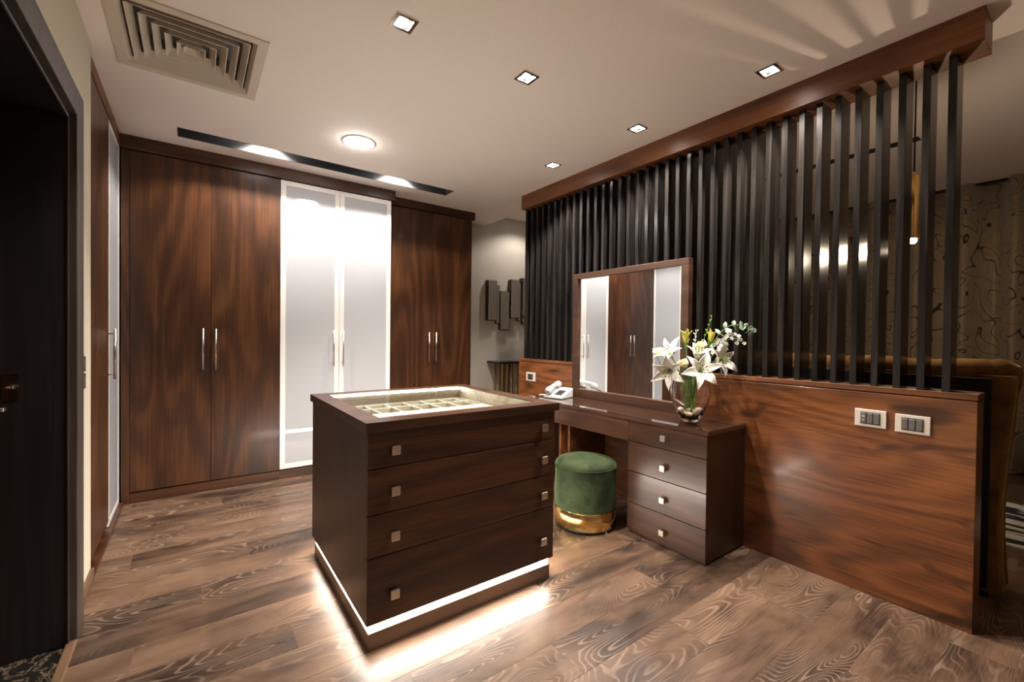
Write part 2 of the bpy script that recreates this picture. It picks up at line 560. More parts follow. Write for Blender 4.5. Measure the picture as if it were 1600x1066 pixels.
bx(bm, -2.4, -0.6, 0.9, 3.0, H, H + .05)
struct(obj('wall_hall', bm, 'wall_cream'), 'dim hall walls beyond the doorway')

# baseboard on the short piece of left wall
struct(obj('baseboard_left', bx(nb(), XL - .002, XL + 0.014, 2.645, 3.040, 0.0, 0.085, 0.003), 'skirting'))

# doorway lining and casing
dr = bpy.data.objects.new('door_1', None); COL.objects.link(dr); dr.location = (-0.45, 2.05, 0)
struct(dr, 'black door frame with dark wood casing in cream wall')
bm = nb(); bx(bm, -0.425, -0.384, 2.510, 2.640, 0, 2.285, 0.003); obj('casing', bm, 'casing', dr)
bm = nb(); bx(bm, -0.425, -0.384, 1.45, 1.578, 0, 2.285, 0.003); obj('casing', bm, 'casing', dr)
bm = nb(); bx(bm, -0.425, -0.3845, 1.578, 2.510, 2.175, 2.285, 0.003); obj('casing', bm, 'casing', dr)
bm = nb(); bx(bm, -0.605, -0.408, 2.495, 2.518, 0, ZD + .01); obj('jamb', bm, 'black_door', dr)
bm = nb(); bx(bm, -0.605, -0.408, 1.572, 1.595, 0, ZD + .01); obj('jamb', bm, 'black_door', dr)
bm = nb(); bx(bm, -0.605, -0.408, 1.595, 2.495, ZD - .022, ZD + .01); obj('head_jamb', bm, 'black_door', dr)
bm = nb(); bx(bm, -0.412, -0.406, 2.490, 2.497, 0.0, ZD - .02, 0.001); obj('bead', bm, 'casing', dr)
bm = nb(); bx(bm, -0.412, -0.406, 1.597, 2.490, ZD - .029, ZD - .022, 0.001); obj('bead', bm, 'casing', dr)
bm = nb(); bx(bm, -0.590, -0.545, 2.4905, 2.4955, 1.02, 1.12, 0.001); sp = obj('strike_plate', bm, 'bronze_edge', dr)
bm = nb(); tube(bm, [(-0.572, 2.492, 1.07), (-0.572, 2.470, 1.07), (-0.548, 2.462, 1.072)], 0.006); obj('latch', bm, 'polished', sp)
bm = nb(); ball(bm, (-0.588, 2.488, 0.985), 0.010, 2); obj('bolt', bm, 'polished', dr)
struct(obj('trim_1', bx(nb(), -0.4165, -0.384, YD0, 2.51, -0.004, 0.012, 0.003), 'skirting'), 'wood threshold strip between marble and planks')
# open hall door leaf beyond the jamb
t = thing('hall_door', 'warm brown wooden door leaf standing open beyond the black door frame', 'door', (-0.63, 2.53, 0))
obj('leaf', bx(nb(), -0.66, -0.612, 2.30, 2.93, 0.008, 2.12, 0.003), 'walnut_v', t)
obj('panel', bx(nb(), -0.664, -0.608, 2.40, 2.83, 0.30, 1.90, 0.004), 'walnut_v', t)

# ------------------------------------------------------------------ wardrobes
YD = 4.2947
XW = -0.378
DW = 0.4975
ZB, ZT = 0.088, 2.635
def handle(door, x, yf, z0=0.99, z1=1.32, ax=1):
    bm = nb()
    if ax == 1:      # door faces -y
        tube(bm, [(x, yf - 0.036, z0), (x, yf - 0.036, z1)], 0.0062, 12)
        for z in (z0 + 0.035, z1 - 0.035):
            tube(bm, [(x, yf + 0.002, z), (x, yf - 0.036, z)], 0.0045, 8)
    else:            # door faces +x
        tube(bm, [(yf + 0.036, x, z0), (yf + 0.036, x, z1)], 0.0075, 12)
        for z in (z0 + 0.03, z1 - 0.03):
            tube(bm, [(yf - 0.002, x, z), (yf + 0.036, x, z)], 0.0050, 8)
    h_ = obj('handle', bm, 'chrome', door)
    h_['label'] = 'slim steel bar handle'
    return h_

def wardrobe(label, x0, yf, kind, z1, depth, nd_=2, right_panel=False, group='built-in wardrobes'):
    xc = x0 + DW
    t = thing('wardrobe', label, 'wardrobe', (xc, yf + depth / 2, 0), group)
    bm = nb()
    w = 2 * DW
    e = 0.0006
    bx(bm, x0 + e, x0 + 0.018, yf + .022, yf + depth, ZB - .01, z1)
    bx(bm, x0 + w - 0.018, x0 + w - e, yf + .022, yf + depth, ZB - .01, z1)
    bx(bm, x0 + .018, x0 + w - .018, yf + .022, yf + depth, ZB - .01, ZB + .01)
    bx(bm, x0 + .018, x0 + w - .018, yf + .022, yf + depth, z1 - .02, z1)
    bx(bm, x0 + .018, x0 + w - .018, yf + depth - .01, yf + depth, ZB + .01, z1 - .02)
    obj('carcass', bm, 'walnut_v', t)
    obj('plinth', bx(nb(), x0 + e, x0 + w - e, yf + .004, yf + .024, 0.0, ZB - .012), 'walnut_x', t)
    for k in range(2):
        a, b_ = x0 + k * DW + 0.0015, x0 + (k + 1) * DW - 0.0015
        hx = b_ - 0.052 if k == 0 else a + 0.030
        if kind == 'wood':
            d = obj('door', bx(nb(), a, b_, yf, yf + .02, ZB, z1 - 0.003, 0.0012), 'walnut_v', t)
        else:
            bm = nb()
            fw = 0.042
            bx(bm, a, a + fw, yf, yf + .02, ZB, z1 - .003, 0.0015); bx(bm, b_ - fw, b_, yf, yf + .02, ZB, z1 - .003, 0.0015)
            bx(bm, a + fw, b_ - fw, yf, yf + .02, ZB, ZB + fw, 0.0015); bx(bm, a + fw, b_ - fw, yf, yf + .02, z1 - .003 - fw, z1 - .003, 0.0015)
            d = obj('door', bm, 'white_frame', t)
            d['label'] = 'white framed frosted glass door'
            obj('glass_panel', bx(nb(), a + fw - .004, b_ - fw + .004, yf + .0025, yf + .010, ZB + fw - .004, z1 + .001 - fw), 'frosted', d)
        handle(d, hx, yf)
    return t

wA = wardrobe('tall walnut wardrobe with two plain doors in the corner of the room', XW, YD, 'wood', ZT, 0.58)
wB = wardrobe('tall wardrobe with two white frosted glass doors between walnut doors', XW + 2 * DW, YD, 'glass', ZT, 0.58)
XC = 1.664
wC = wardrobe('set-back walnut wardrobe with its own stepped cornice beside the grey wall', XC, 4.468, 'wood', 2.648, 0.42)
obj('cornice', bx(nb(), XC - .010, XC + 2 * DW + .030, 4.446, YB - .004, 2.650, H - .001, 0.002), 'walnut_x', wC)
obj('filler_panel', bx(nb(), -0.428, XW - .001, YD + .004, YD + .03, 0.0, ZT), 'walnut_v', wA)
tag(obj('wardrobe_cornice', bx(nb(), -0.436, XW + 4 * DW + .035, YD - .022, YD + .20, ZT + .002, H - .001, 0.002), 'walnut_x'),
    'dark walnut cornice running above the frosted glass wardrobe and its walnut neighbour', 'cornice')

# left run
XD = -0.437
def wardrobe_left(label, y0, y1, kind):
    t = thing('wardrobe', label, 'wardrobe', (XD - .28, (y0 + y1) / 2, 0), 'built-in wardrobes')
    bm = nb()
    bx(bm, XD - .56, XD - .022, y0 + .0006, y0 + .018, ZB - .01, 2.65); bx(bm, XD - .56, XD - .022, y1 - .018, y1 - .0006, ZB - .01, 2.65)
    bx(bm, XD - .56, XD - .022, y0 + .018, y1 - .018, 2.63, 2.65); bx(bm, XD - .56, XD - .022, y0 + .018, y1 - .018, ZB - .01, ZB + .01)
    bx(bm, XD - .56, XD - .55, y0 + .018, y1 - .018, ZB + .01, 2.63)
    obj('carcass', bm, 'walnut_v', t)
    obj('plinth', bx(nb(), XD - .03, -0.4125, y0 + .0006, y1 - .0006, -0.01, 0.022), 'walnut_v', t)
    a, b_ = y0 + .0015, y1 - .0015
    if kind == 'wood':
        d = obj('door', bx(nb(), XD - .02, XD, a, b_, 0.060, 2.645, 0.0012), 'walnut_v', t)
        handle(d, b_ - 0.055, XD, 0.985, 1.305, 0)
    else:
        fw = 0.035
        bm = nb()
        z0, z1 = 0.026, 2.645
        bx(bm, XD - .02, XD, a, a + fw, z0, z1, .0015); bx(bm, XD - .02, XD, b_ - fw, b_, z0, z1, .0015)
        bx(bm, XD - .02, XD, a + fw, b_ - fw, z0, z0 + fw, .0015); bx(bm, XD - .02, XD, a + fw, b_ - fw, z1 - fw, z1, .0015)
        d = obj('door', bm, 'white_frame', t)
        obj('glass_panel', bx(nb(), XD - .0105, XD - .0025, a + fw - .004, b_ - fw + .004, z0 + fw - .004, z1 - fw + .004), 'frosted', d)
    return t
wardrobe_left('narrow walnut wardrobe door bay beside the cream wall end', 3.05, 3.795, 'wood')
wardrobe_left('wardrobe bay with a single white frosted glass door beside the inner corner', 3.795, 4.292, 'glass')
tag(obj('wardrobe_cornice', bx(nb(), XD - .20, XD + .004, 3.05, 4.27, 2.652, H - .001, 0.002), 'walnut_y'),
    'dark walnut cornice above the narrow wardrobe bays beside the doorway wall', 'cornice')

# ------------------------------------------------------------------ display island
IX0, IX1, IY0, IY1 = 0.552, 1.574, 1.722, 2.738
t = isl = thing('display_island', 'dark walnut dressing island with glass display top and glowing base', 'island', ((IX0 + IX1) / 2, (IY0 + IY1) / 2, 0))
bx0, bx1, by0, by1 = IX0 + .012, IX1 - .018, IY0 + .030, IY1 - .012
bm = nb()      # open-topped body shell
bx(bm, bx0, bx0 + .02, by0, by1, 0.112, 0.8985); bx(bm, bx1 - .02, bx1, by0, by1, 0.112, 0.8985)
bx(bm, bx0 + .02, bx1 - .02, by1 - .02, by1, 0.112, 0.8985); bx(bm, bx0 + .02, bx1 - .02, by0 + .006, by0 + .02, 0.112, 0.8985)
bx(bm, bx0 + .02, bx1 - .02, by0 + .02, by1 - .02, 0.112, 0.130)
obj('body', bm, 'espresso_v', t)
GX0, GX1, GY0, GY1 = 0.636, 1.488, 1.818, 2.652
bm = plate(nb(), IX0, IX1, IY0, IY1, 0.8985, [(GX0, GX1, GY0, GY1)], 0.0395)
obj('top_frame', bm, 'espresso_x', t)
obj('glass_top', bx(nb(), GX0 + .0005, GX1 - .0005, GY0 + .0005, GY1 - .0005, 0.932, 0.938), 'sheet', t)
bm = nb()
zb_, zr = 0.770, 0.9285
bx(bm, GX0 - .012, GX0, GY0 - .012, GY1 + .012, zb_, 0.8983); bx(bm, GX1, GX1 + .012, GY0 - .012, GY1 + .012, zb_, 0.8983)
bx(bm, GX0, GX1, GY0 - .012, GY0, zb_, 0.8983); bx(bm, GX0, GX1, GY1, GY1 + .012, zb_, 0.8983)
bx(bm, GX0, GX1, GY0, GY1, zb_ - .01, zb_)
bx(bm, GX0 - .0002, GX0 + .004, GY0, GY1, .8983, .9316); bx(bm, GX1 - .004, GX1 + .0002, GY0, GY1, .8983, .9316)
bx(bm, GX0 + .004, GX1 - .004, GY0 - .0002, GY0 + .004, .8983, .9316); bx(bm, GX0 + .004, GX1 - .004, GY1 - .0009, GY1 + .0002, .8983, .9316)
obj('display_liner', bm, 'liner', t)
# tray of compartments
TX0, TX1, TY0, TY1, TZ0, TZ1 = 0.70, 1.470, 2.00, 2.615, 0.815, 0.866
tr = obj('tray', bx(nb(), TX0, TX1, TY0, TY1, 0.7705, TZ0), 'tray_felt', t)
for q in ((TX0, TX0 + .012, TY0, TY1), (TX1 - .012, TX1, TY0, TY1), (TX0 + .012, TX1 - .012, TY0, TY0 + .012), (TX0 + .012, TX1 - .012, TY1 - .012, TY1)):
    obj('tray_wall', bx(nb(), *q, TZ0, TZ1, .001), 'liner', tr)
obj('divider', bx(nb(), TX0 + .012, TX1 - .012, 2.185, 2.30, TZ0 + .03, TZ1, .001), 'liner', tr)
obj('divider', bx(nb(), TX0 + .012, TX1 - .012, 2.458, 2.470, TZ0, TZ1, .001), 'liner', tr)
for k in range(1, 7):
    x = 0.700 + k * 0.1195
    if x < TX1 - .05:
        obj('divider', bx(nb(), x - .005, x + .005, 2.30, 2.458, TZ0, TZ1, .0008), 'liner', tr)
        obj('divider', bx(nb(), x - .005, x + .005, 2.470, TY1 - .012, TZ0, TZ1, .0008), 'liner', tr)
obj('led_profile', bx(nb(), GX0 + .003, GX1 - .003, GY1 - .030, GY1 - .001, 0.908, 0.923), 'chrome', t)
obj('display_led', bx(nb(), GX0 + .005, GX1 - .005, GY1 - .027, GY1 - .004, 0.9231, 0.9275), 'led_top', t)['label'] = 'bright white light strip under the glass'
# drawers
kb = None
for (z0, z1, kz) in ((0.748, 0.8975, 0.816), (0.562, 0.744, 0.648), (0.388, 0.558, 0.462), (0.113, 0.384, 0.222)):
    d = obj('drawer', bx(nb(), bx0, bx1, by0 - .014, by0 + .005, z0, z1, .0012), 'espresso_x', t)
    for kx in (0.674, 1.474):
        if kb is None:
            bm = nb()
            bx(bm, -.019, .019, -.026, -.012, -.019, .019, .003); tube(bm, [(0, -.014, 0), (0, .002, 0)], .008, 12)
            kb = obj('knob', bm, 'nickel', d, loc=(kx, by0 - .014, kz)); kb['label'] = 'square satin nickel knob'
        else:
            clone(kb, 'knob', (kx, by0 - .014, kz), d)['label'] = 'square satin nickel knob'
obj('plinth', bx(nb(), IX0 + .024, IX1 - .030, IY0 + .030, IY1 - .024, 0.0, 0.073, .001), 'plinth_metal', t)
bm = nb()
i0 = 0.006
lx0, lx1, ly0, ly1 = IX0 + .024 + i0, IX1 - .030 - i0, IY0 + .030 + i0, IY1 - .024 - i0
bx(bm, lx0, lx1, ly0, ly0 + .004, 0.0735, 0.1115); bx(bm, lx0, lx1, ly1 - .004, ly1, 0.0735, 0.1115)
bx(bm, lx0, lx0 + .004, ly0 + .004, ly1 - .004, 0.0735, 0.1115); bx(bm, lx1 - .004, lx1, ly0 + .004, ly1 - .004, 0.0735, 0.1115)
obj('plinth_led', bm, 'led', t)['label'] = 'warm white light strip above the plinth'

# ------------------------------------------------------------------ slatted partition
XP = 2.770
t = par = thing('slatted_partition', 'room divider of black slats between walnut base panel and beam', 'partition', (2.85, 2.0, 0))
obj('base_panel', bx(nb(), XP, 2.930, 0.338, 3.662, 0.0, 1.024, .0015), 'walnut_h', t)
obj('cap', bx(nb(), XP + .001, 2.932, 0.336, 3.664, 1.0305, 1.057, .002), 'walnut_y', t)
obj('recess_strip', bx(nb(), XP + .012, 2.920, 0.348, 3.652, 1.024, 1.0305), 'walnut_y', t)
obj('beam', bx(nb(), 2.740, 2.926, 0.339, 3.614, 2.592, H - .0005, .002), 'walnut_y', t)
s0 = None
for i in range(37):
    y = 0.442 + i * 0.0873
    if s0 is None:
        bm = nb(); bx(bm, -.065, .065, -.0145, .0145, 0, 2.5925 - 1.0565, .0015, 1)
        s0 = obj('slat', bm, 'ebony', t, loc=(2.850, y, 1.0565))
    else:
        clone(s0, 'slat', (2.850, y, 1.0565), t)

# switches and socket on the panel
def switch3(label, yc, zc, first_socket):
    t = thing('switch_plate', label, 'switch', (XP, yc, zc), 'switch plates on the walnut panel')
    bm = nb()
    hw, hh = .0635, .0435
    bx(bm, XP - .010, XP + .0005, yc - hw, yc + hw, zc - hh, zc + hh, .002)
    obj('plate', bm, 'silver_plate', t)
    obj('inset', bx(nb(), XP - .0112, XP - .0095, yc - .040, yc + .040, zc - .030, zc + .030), 'socket_dark', t)
    for k in (-1, 0, 1):
        y = yc - k * .0262
        bm = nb(); bx(bm, XP - .017, XP - .0105, y - .0122, y + .0122, zc - .0265, zc + .0265, .003)
        r = obj('rocker', bm, 'rocker', t)
        if first_socket and k == -1:
            bm = nb(); bx(bm, XP - .0178, XP - .0165, y - .006, y + .006, zc + .006, zc + .012); bx(bm, XP - .0178, XP - .0165, y - .004, y + .004, zc - .012, zc - .008)
            obj('mark', bm, 'silver_plate', r)
switch3('silver three-gang switch plate with small white marks on its first rocker', 0.709, 0.895, True)
switch3('silver three-gang plain rocker switch plate next to the panel end', 0.549, 0.891, False)
t = thing('wall_socket', 'small square silver socket plate on the panel beside the vanity mirror', 'socket', (XP, 3.458, 0.878))
obj('plate', bx(nb(), XP - .010, XP + .0005, 3.388, 3.528, 0.834, 0.922, .002), 'silver_plate', t)
obj('insert', bx(nb(), XP - .013, XP - .0095, 3.418, 3.498, 0.850, 0.906, .002), 'socket_dark', t)
for k in (-1, 1):
    obj('pin_hole', bx(nb(), XP - .0145, XP - .0125, 3.458 + k * .016 - .005, 3.458 + k * .016 + .005, .873, .883), 'nickel', t)
for nm, zc in (('upper', 1.135), ('lower', 1.055)):
    t = thing('switch_plate', 'small bronze switch plate, %s of two beside the black door frame' % nm, 'switch', (XL, 2.78, zc), 'bronze switch plates by the door')
    obj('plate', bx(nb(), XL - .0005, XL + .009, 2.700, 2.860, zc - .036, zc + .036, .003), 'bronze_plate', t)
    obj('rocker', bx(nb(), XL + .0085, XL + .014, 2.735, 2.825, zc - .022, zc + .022, .003), 'rocker', t)

# ------------------------------------------------------------------ vanity desk
VX, VY0, VY1, VYE = 2.336, 1.327, 1.878, 3.02
t = van = thing('vanity_desk', 'long walnut vanity desk with a four-drawer pedestal', 'desk', (2.55, 2.15, 0))
ZV = 0.764
obj('desk_top', bx(nb(), VX - .004, XP - .001, VY0 - .006, VYE, 0.738, 0.7585, .0015), 'espresso_y', t)
obj('glass_sheet', bx(nb(), VX - .002, XP - .002, VY0 - .004, VYE - .002, 0.7588, ZV, .001), plain('glossy_glass_sheet', (0.040, 0.019, 0.011), 0.015, 0, 0.6, 0.6), t)
bm = nb()
bx(bm, VX + .020, XP - .002, VY0, VY0 + .02, 0.018, 0.7378); bx(bm, VX + .020, XP - .002, VY1 - .02, VY1, 0.018, 0.7378)
bx(bm, VX + .020, XP - .002, VY0 + .02, VY1 - .02, 0.018, 0.036)
bx(bm, VX + .030, XP - .002, VY0 + .02, VY1 - .02, 0.036, 0.7378)
obj('pedestal', bm, 'espresso_v', t)
obj('pedestal_plinth', bx(nb(), VX + .018, XP - .004, VY0 + .008, VY1 - .006, 0.0, 0.0178), 'espresso_v', t)
kb2 = None
for (z0, z1, kz) in ((0.606, 0.7365, 0.673), (0.412, 0.602, 0.490), (0.206, 0.408, 0.294), (0.022, 0.202, 0.094)):
    d = obj('drawer', bx(nb(), VX, VX + .0195, VY0 + .001, VY1 - .001, z0, z1, .0012), 'espresso_y', t)
    kp = (VX, 1.600, kz)
    if kb2 is None:
        bm = nb()
        bx(bm, -.028, -.013, -.018, .018, -.018, .018, .003); tube(bm, [(-.015, 0, 0), (.002, 0, 0)], .008, 12)
        kb2 = obj('knob', bm, 'nickel', d, loc=kp)
    else:
        clone(kb2, 'knob', kp, d)
obj('apron', bx(nb(), VX + .001, VX + .02, VY1 + .001, VYE - .004, 0.603, 0.7375, .001), 'espresso_y', t)
for y in (2.475, 2.575):
    obj('side_board', bx(nb(), VX + .03, XP - .002, y - .011, y + .011, 0.0, 0.7375, .001), 'walnut_y', t)
obj('end_board', bx(nb(), VX + .006, XP - .002, VYE - .026, VYE - .006, 0.0, 0.7375, .001), 'espresso_v', t)

# vanity mirror
MX = 2.715
t = mir = thing('vanity_mirror', 'wooden framed mirror leaning upright on the vanity desk against the slats', 'mirror', (2.74, 2.25, ZV))
MY0, MY1, MZ0, MZ1, MF = 1.695, 2.812, ZV, 1.838, 0.058
obj('frame_rail', bx(nb(), MX, XP - .003, MY0, MY1, MZ1 - MF + .012, MZ1, .0025), 'frame_wood', t)
obj('frame_rail', bx(nb(), MX - .002, XP - .003, MY0, MY1, MZ0, MZ0 + .072, .0025), 'frame_wood', t)
obj('frame_stile', bx(nb(), MX + .001, XP - .003, MY0, MY0 + MF, MZ0 + .072, MZ1 - MF + .012, .0025), 'frame_wood', t)
obj('frame_stile', bx(nb(), MX + .001, XP - .003, MY1 - MF, MY1, MZ0 + .072, MZ1 - MF + .012, .0025), 'frame_wood', t)
obj('mirror_glass', bx(nb(), MX + .022, MX + .028, MY0 + MF - .004, MY1 - MF + .004, MZ0 + .068, MZ1 - MF + .016), 'mirror', t)

# ------------------------------------------------------------------ stool
t = thing('velvet_stool', 'round green velvet stool with a polished gold base band', 'stool', (2.20, 2.13, 0))
c = (2.20, 2.13, 0)
R = 0.208
obj('foot', lathe(nb(), [(R - .02, 0.0), (R - .014, .004), (R - .014, .020)], 64, c), 'black_metal', t)
bm = nb(); lathe(bm, [(R - .004, .018), (R + .001, .020), (R + .001, .134), (R - .004, .136)], 72, c); obj('gold_band', bm, 'gold', t)
prof = [(R - .006, .1355), (R, .140)] + [(R + .001, .15 + i * .03) for i in range(9)]
prof += [(R + .002, .405), (R - .002, .425), (R - .016, .442), (R - .045, .452), (R - .09, .458), (R - .14, .461), (0.01, .462)]
obj('velvet_cover', lathe(nb(), prof, 72, c), 'green_velvet', t)
bm = nb(); tube(bm, [(c[0] + (R + .001) * math.cos(a * PI / 32), c[1] + (R + .001) * math.sin(a * PI / 32), .412) for a in range(65)], .0032, 6); obj('piping', bm, 'green_velvet', t)
bm = nb(); ball(bm, (2.19, 1.925, .006), .006, 2); obj('foot_glide', bm, 'white_plastic', t)

# ------------------------------------------------------------------ telephone
t = phone = thing('telephone', 'white push-button desk telephone with coiled handset cord', 'telephone', (2.545, 2.80, ZV))
FR = Matrix.Translation((2.545, 2.80, ZV + .0005)) @ Matrix.Rotation(math.radians(-74), 4, 'Z')
# local frame: +x right of the phone, +y towards its back
def tl(bm):
    bmesh.ops.transform(bm, matrix=FR, verts=bm.verts); return bm
def wedge(bm, x0, x1, y0, y1, zf, zb, z0=0.0, bev=.006):
    vs = [bm.verts.new(p) for p in ((x0, y0, z0), (x1, y0, z0), (x1, y1, z0), (x0, y1, z0), (x0, y0, zf), (x1, y0, zf), (x1, y1, zb), (x0, y1, zb))]
    fs = [bm.faces.new([vs[i] for i in q]) for q in ((0, 3, 2, 1), (4, 5, 6, 7), (0, 1, 5, 4), (1, 2, 6, 5), (2, 3, 7, 6), (3, 0, 4, 7))]
    if bev:
        bmesh.ops.bevel(bm, geom=list({e for f in fs for e in f.edges}), offset=bev, segments=2, affect='EDGES')
    return bm
obj('base', tl(wedge(nb(), -.085, .095, -.10, .09, .018, .082)), 'white_plastic', t)
sl = (.082 - .018) / .19
bm = nb(); wedge(bm, .005, .086, -.085, .025, .020 + sl * .015 + .003, .020 + sl * .125 + .003, .012, .002); kp = obj('keypad', tl(bm), 'white_plastic', t)
for i in range(3):
    for j in range(4):
        x, y = .022 + i * .0225, -.070 + j * .022
        z = .020 + sl * (y + .10) + .003
        bm = nb(); bx(bm, x - .0085, x + .0085, y - .0075, y + .0075, z - .004, z + .010, .0015)
        obj('key', tl(bm), 'key_grey', kp)
bm = nb()
pts = []
for k in range(15):
    u = k / 14; y = -.105 + .20 * u
    pts.append((-.045, y, .050 + sl * .8 * (y + .10) + .022 * math.sin(PI * u)))
tube(bm, pts, [.022, .029, .030, .027, .022, .019, .018, .018, .018, .019, .022, .027, .030, .029, .022], 14)
obj('handset', tl(bm), 'white_plastic', t)
bm = nb()
pts = []
for k in range(150):
    u = k / 149
    px, py = -.05 - .03 * math.sin(u * PI), -.10 + .0 * u
    p = Vector((-.055 - .10 * u, -.095 + .05 * math.sin(u * 2.4), .013))
    a = u * 2 * PI * 22
    pts.append(p + Vector((.0, .006 * math.cos(a), .006 * math.sin(a))))
tube(bm, pts, .0026, 5); obj('cord', tl(bm), 'white_plastic', t)

# ------------------------------------------------------------------ vase, pebbles, flowers
VC = (2.545, 1.565, ZV)
op = [(.050, .0), (.056, .004), (.068, .03), (.092, .08), (.112, .135), (.119, .180), (.115, .225), (.104, .265), (.100, .274)]
ip = [(.097, .274), (.100, .262), (.111, .224), (.1145, .180), (.107, .136), (.086, .083), (.060, .038), (.040, .026), (.004, .024)]
bm = nb(); lathe(bm, op + ip, 56, VC)
tag(obj('glass_vase', bm, 'glass'), 'clear rounded glass vase on the vanity desk holding lilies', 'vase')
PB = [(0.028, 0.020, .022, .9), (-.020, .030, .020, .3), (-.034, -.012, .022, 1.4), (.006, -.034, .021, 2.2), (.040, -.016, .018, .1), (.004, .002, .020, 1.9), (-.040, .040, .024, .6), (.050, -.030, .022, 2.7), (-.012, -.052, .020, 1.1)]
for k, (dx, dy, r, a) in enumerate(PB):
    z = .030 + r * .7 + (0.022 if k > 4 else 0)
    bm = nb(); ball(bm, (0, 0, 0), r, 2, (1.25, .85, .72), Matrix.Rotation(a, 3, 'Z'))
    tag(obj('pebble', bm, 'pebble', None, loc=(VC[0] + dx, VC[1] + dy, VC[2] + z)), 'smooth cream pebble at the bottom of the glass vase', 'pebble', 'pebbles in the vase')

def frame(p, n, roll=0.0):
    n = Vector(n).normalized()
    a = n.cross(Vector((0, 0, 1)))
    if a.length < 1e-3:
        a = Vector((1, 0, 0))
    a.normalize(); b_ = n.cross(a)
    m = Matrix((a, b_, n)).transposed().to_4x4()
    return Matrix.Translation(p) @ m @ Matrix.Rotation(roll, 4, 'Z')

def petal(bm, L, W, a0, a1, phi, F, crease=.18, nu=9, nv=4, wob=0.0):
    g = []
    x = z = 0.0
    for i in range(nu + 1):
        u = i / nu
        ang = a0 + (a1 - a0) * u ** 1.25
        if i:
            x += math.sin(ang) * L / nu; z += math.cos(ang) * L / nu
        w = W * (0.30 + 0.70 * math.sin(PI * min(1, u * .98 + .02) ** 0.85)) * (1 - u ** 5 * .95)
        rowv = []
        for j in range(-nv, nv + 1):
            s = j / nv
            off = crease * w * (abs(s) ** 1.3) + wob * W * math.sin(7 * u + 3 * s) * abs(s)
            px, py, pz = x - off * math.cos(ang), w * s, z + off * math.sin(ang)
            q = Vector((px * math.cos(phi) - py * math.sin(phi), px * math.sin(phi) + py * math.cos(phi), pz))
            rowv.append(bm.verts.new(F @ q))
        g.append(rowv)
    for i in range(nu):
        for j in range(2 * nv):
            f = bm.faces.new((g[i][j], g[i + 1][j], g[i + 1][j + 1], g[i][j + 1])); f.smooth = True
    return bm

def thicken(o, th=.0012):
    md = o.modifiers.new('thickness', 'SOLIDIFY'); md.thickness = th
    return o

def stem_pts(p, n, seed):
    """from flower base down into the vase"""
    rnd = random.Random(seed)
    p = Vector(p); n = Vector(n).normalized()
    a = rnd.uniform(0, 2 * PI)
    foot = Vector((VC[0] + .028 * math.cos(a), VC[1] + .028 * math.sin(a), VC[2] + .062))
    neck = Vector((VC[0], VC[1], VC[2] + .262)) + (p - Vector((VC[0], VC[1], p.z))) * .45
    d = neck - Vector((VC[0], VC[1], neck.z))
    if d.length > .07:
        neck = Vector((VC[0], VC[1], neck.z)) + d.normalized() * .07
    c1 = p - n * .07
    out = []
    for k in range(15):
        u = k / 14
        if u < .5:
            v = u * 2
            q = p * (1 - v) ** 2 + c1 * 2 * v * (1 - v) + neck * v * v
        else:
            v = (u - .5) * 2
            q = neck.lerp(foot, v)
        out.append(q)
    return out

def lily(label, p, n, size=.125, roll=0.0, seed=0, a1=1.75, a0=.45, leaf=True):
    t = thing('lily', label, 'flower', VC, 'white lilies in the vase')
    n = Vector(n).normalized()
    F = frame(Vector(p) - n * .03, n, roll)
    rnd = random.Random(seed)
    for k in range(6):
        bm = nb()
        wide = k % 2 == 0
        petal(bm, size * rnd.uniform(.92, 1.06), size * (.215 if wide else .155), a0 * rnd.uniform(.9, 1.1), a1 * rnd.uniform(.85, 1.12), k * PI / 3 + rnd.uniform(-.08, .08), F, wob=.10)
        thicken(obj('petal', bm, 'petal', t))
    for k in range(6):
        a = k * PI / 3 + .5
        bm = nb()
        e = Vector((.022 * math.cos(a), .022 * math.sin(a), size * .62))
        tube(bm, [F @ Vector((0, 0, .004)), F @ (e * .5 + Vector((0, 0, .006))), F @ e], .0011, 5)
        st = obj('stamen', bm, 'stem', t)
        bm = nb(); ball(bm, F @ e, .0048, 1, (1, 1, 1)); obj('anther', bm, 'anther', st)
    bm = nb(); tube(bm, [F @ Vector((0, 0, 0)), F @ Vector((.003, .002, size * .7))], [.0022, .003], 6); obj('pistil', bm, 'stem', t)
    bm = nb(); tube(bm, stem_pts(F @ Vector((0, 0, 0)), n, seed), .0034, 6); obj('stem', bm, 'stem', t)
    return t

lily('large white lily facing forward over the vase rim with wide open petals', (2.455, 1.440, 1.095), (-.66, -.62, .22), .152, .25, 1, 1.85)
lily('white lily drooping low on the mirror side of the vase', (2.345, 1.585, 1.090), (-.72, -.30, -.18), .142, .6, 2, 1.45)
lily('white lily tilted upward above the mirror-side blooms', (2.420, 1.630, 1.185), (-.62, .05, .62), .145, .1, 3, 1.35)
lily('white lily leaning over the panel cap with long drooping petals', (2.665, 1.440, 1.150), (-.10, -.85, .20), .150, .4, 4, 1.75)
lily('half open white lily tucked behind the front bloom', (2.575, 1.535, 1.185), (-.35, -.35, .75), .120, .9, 5, 1.05, .35)

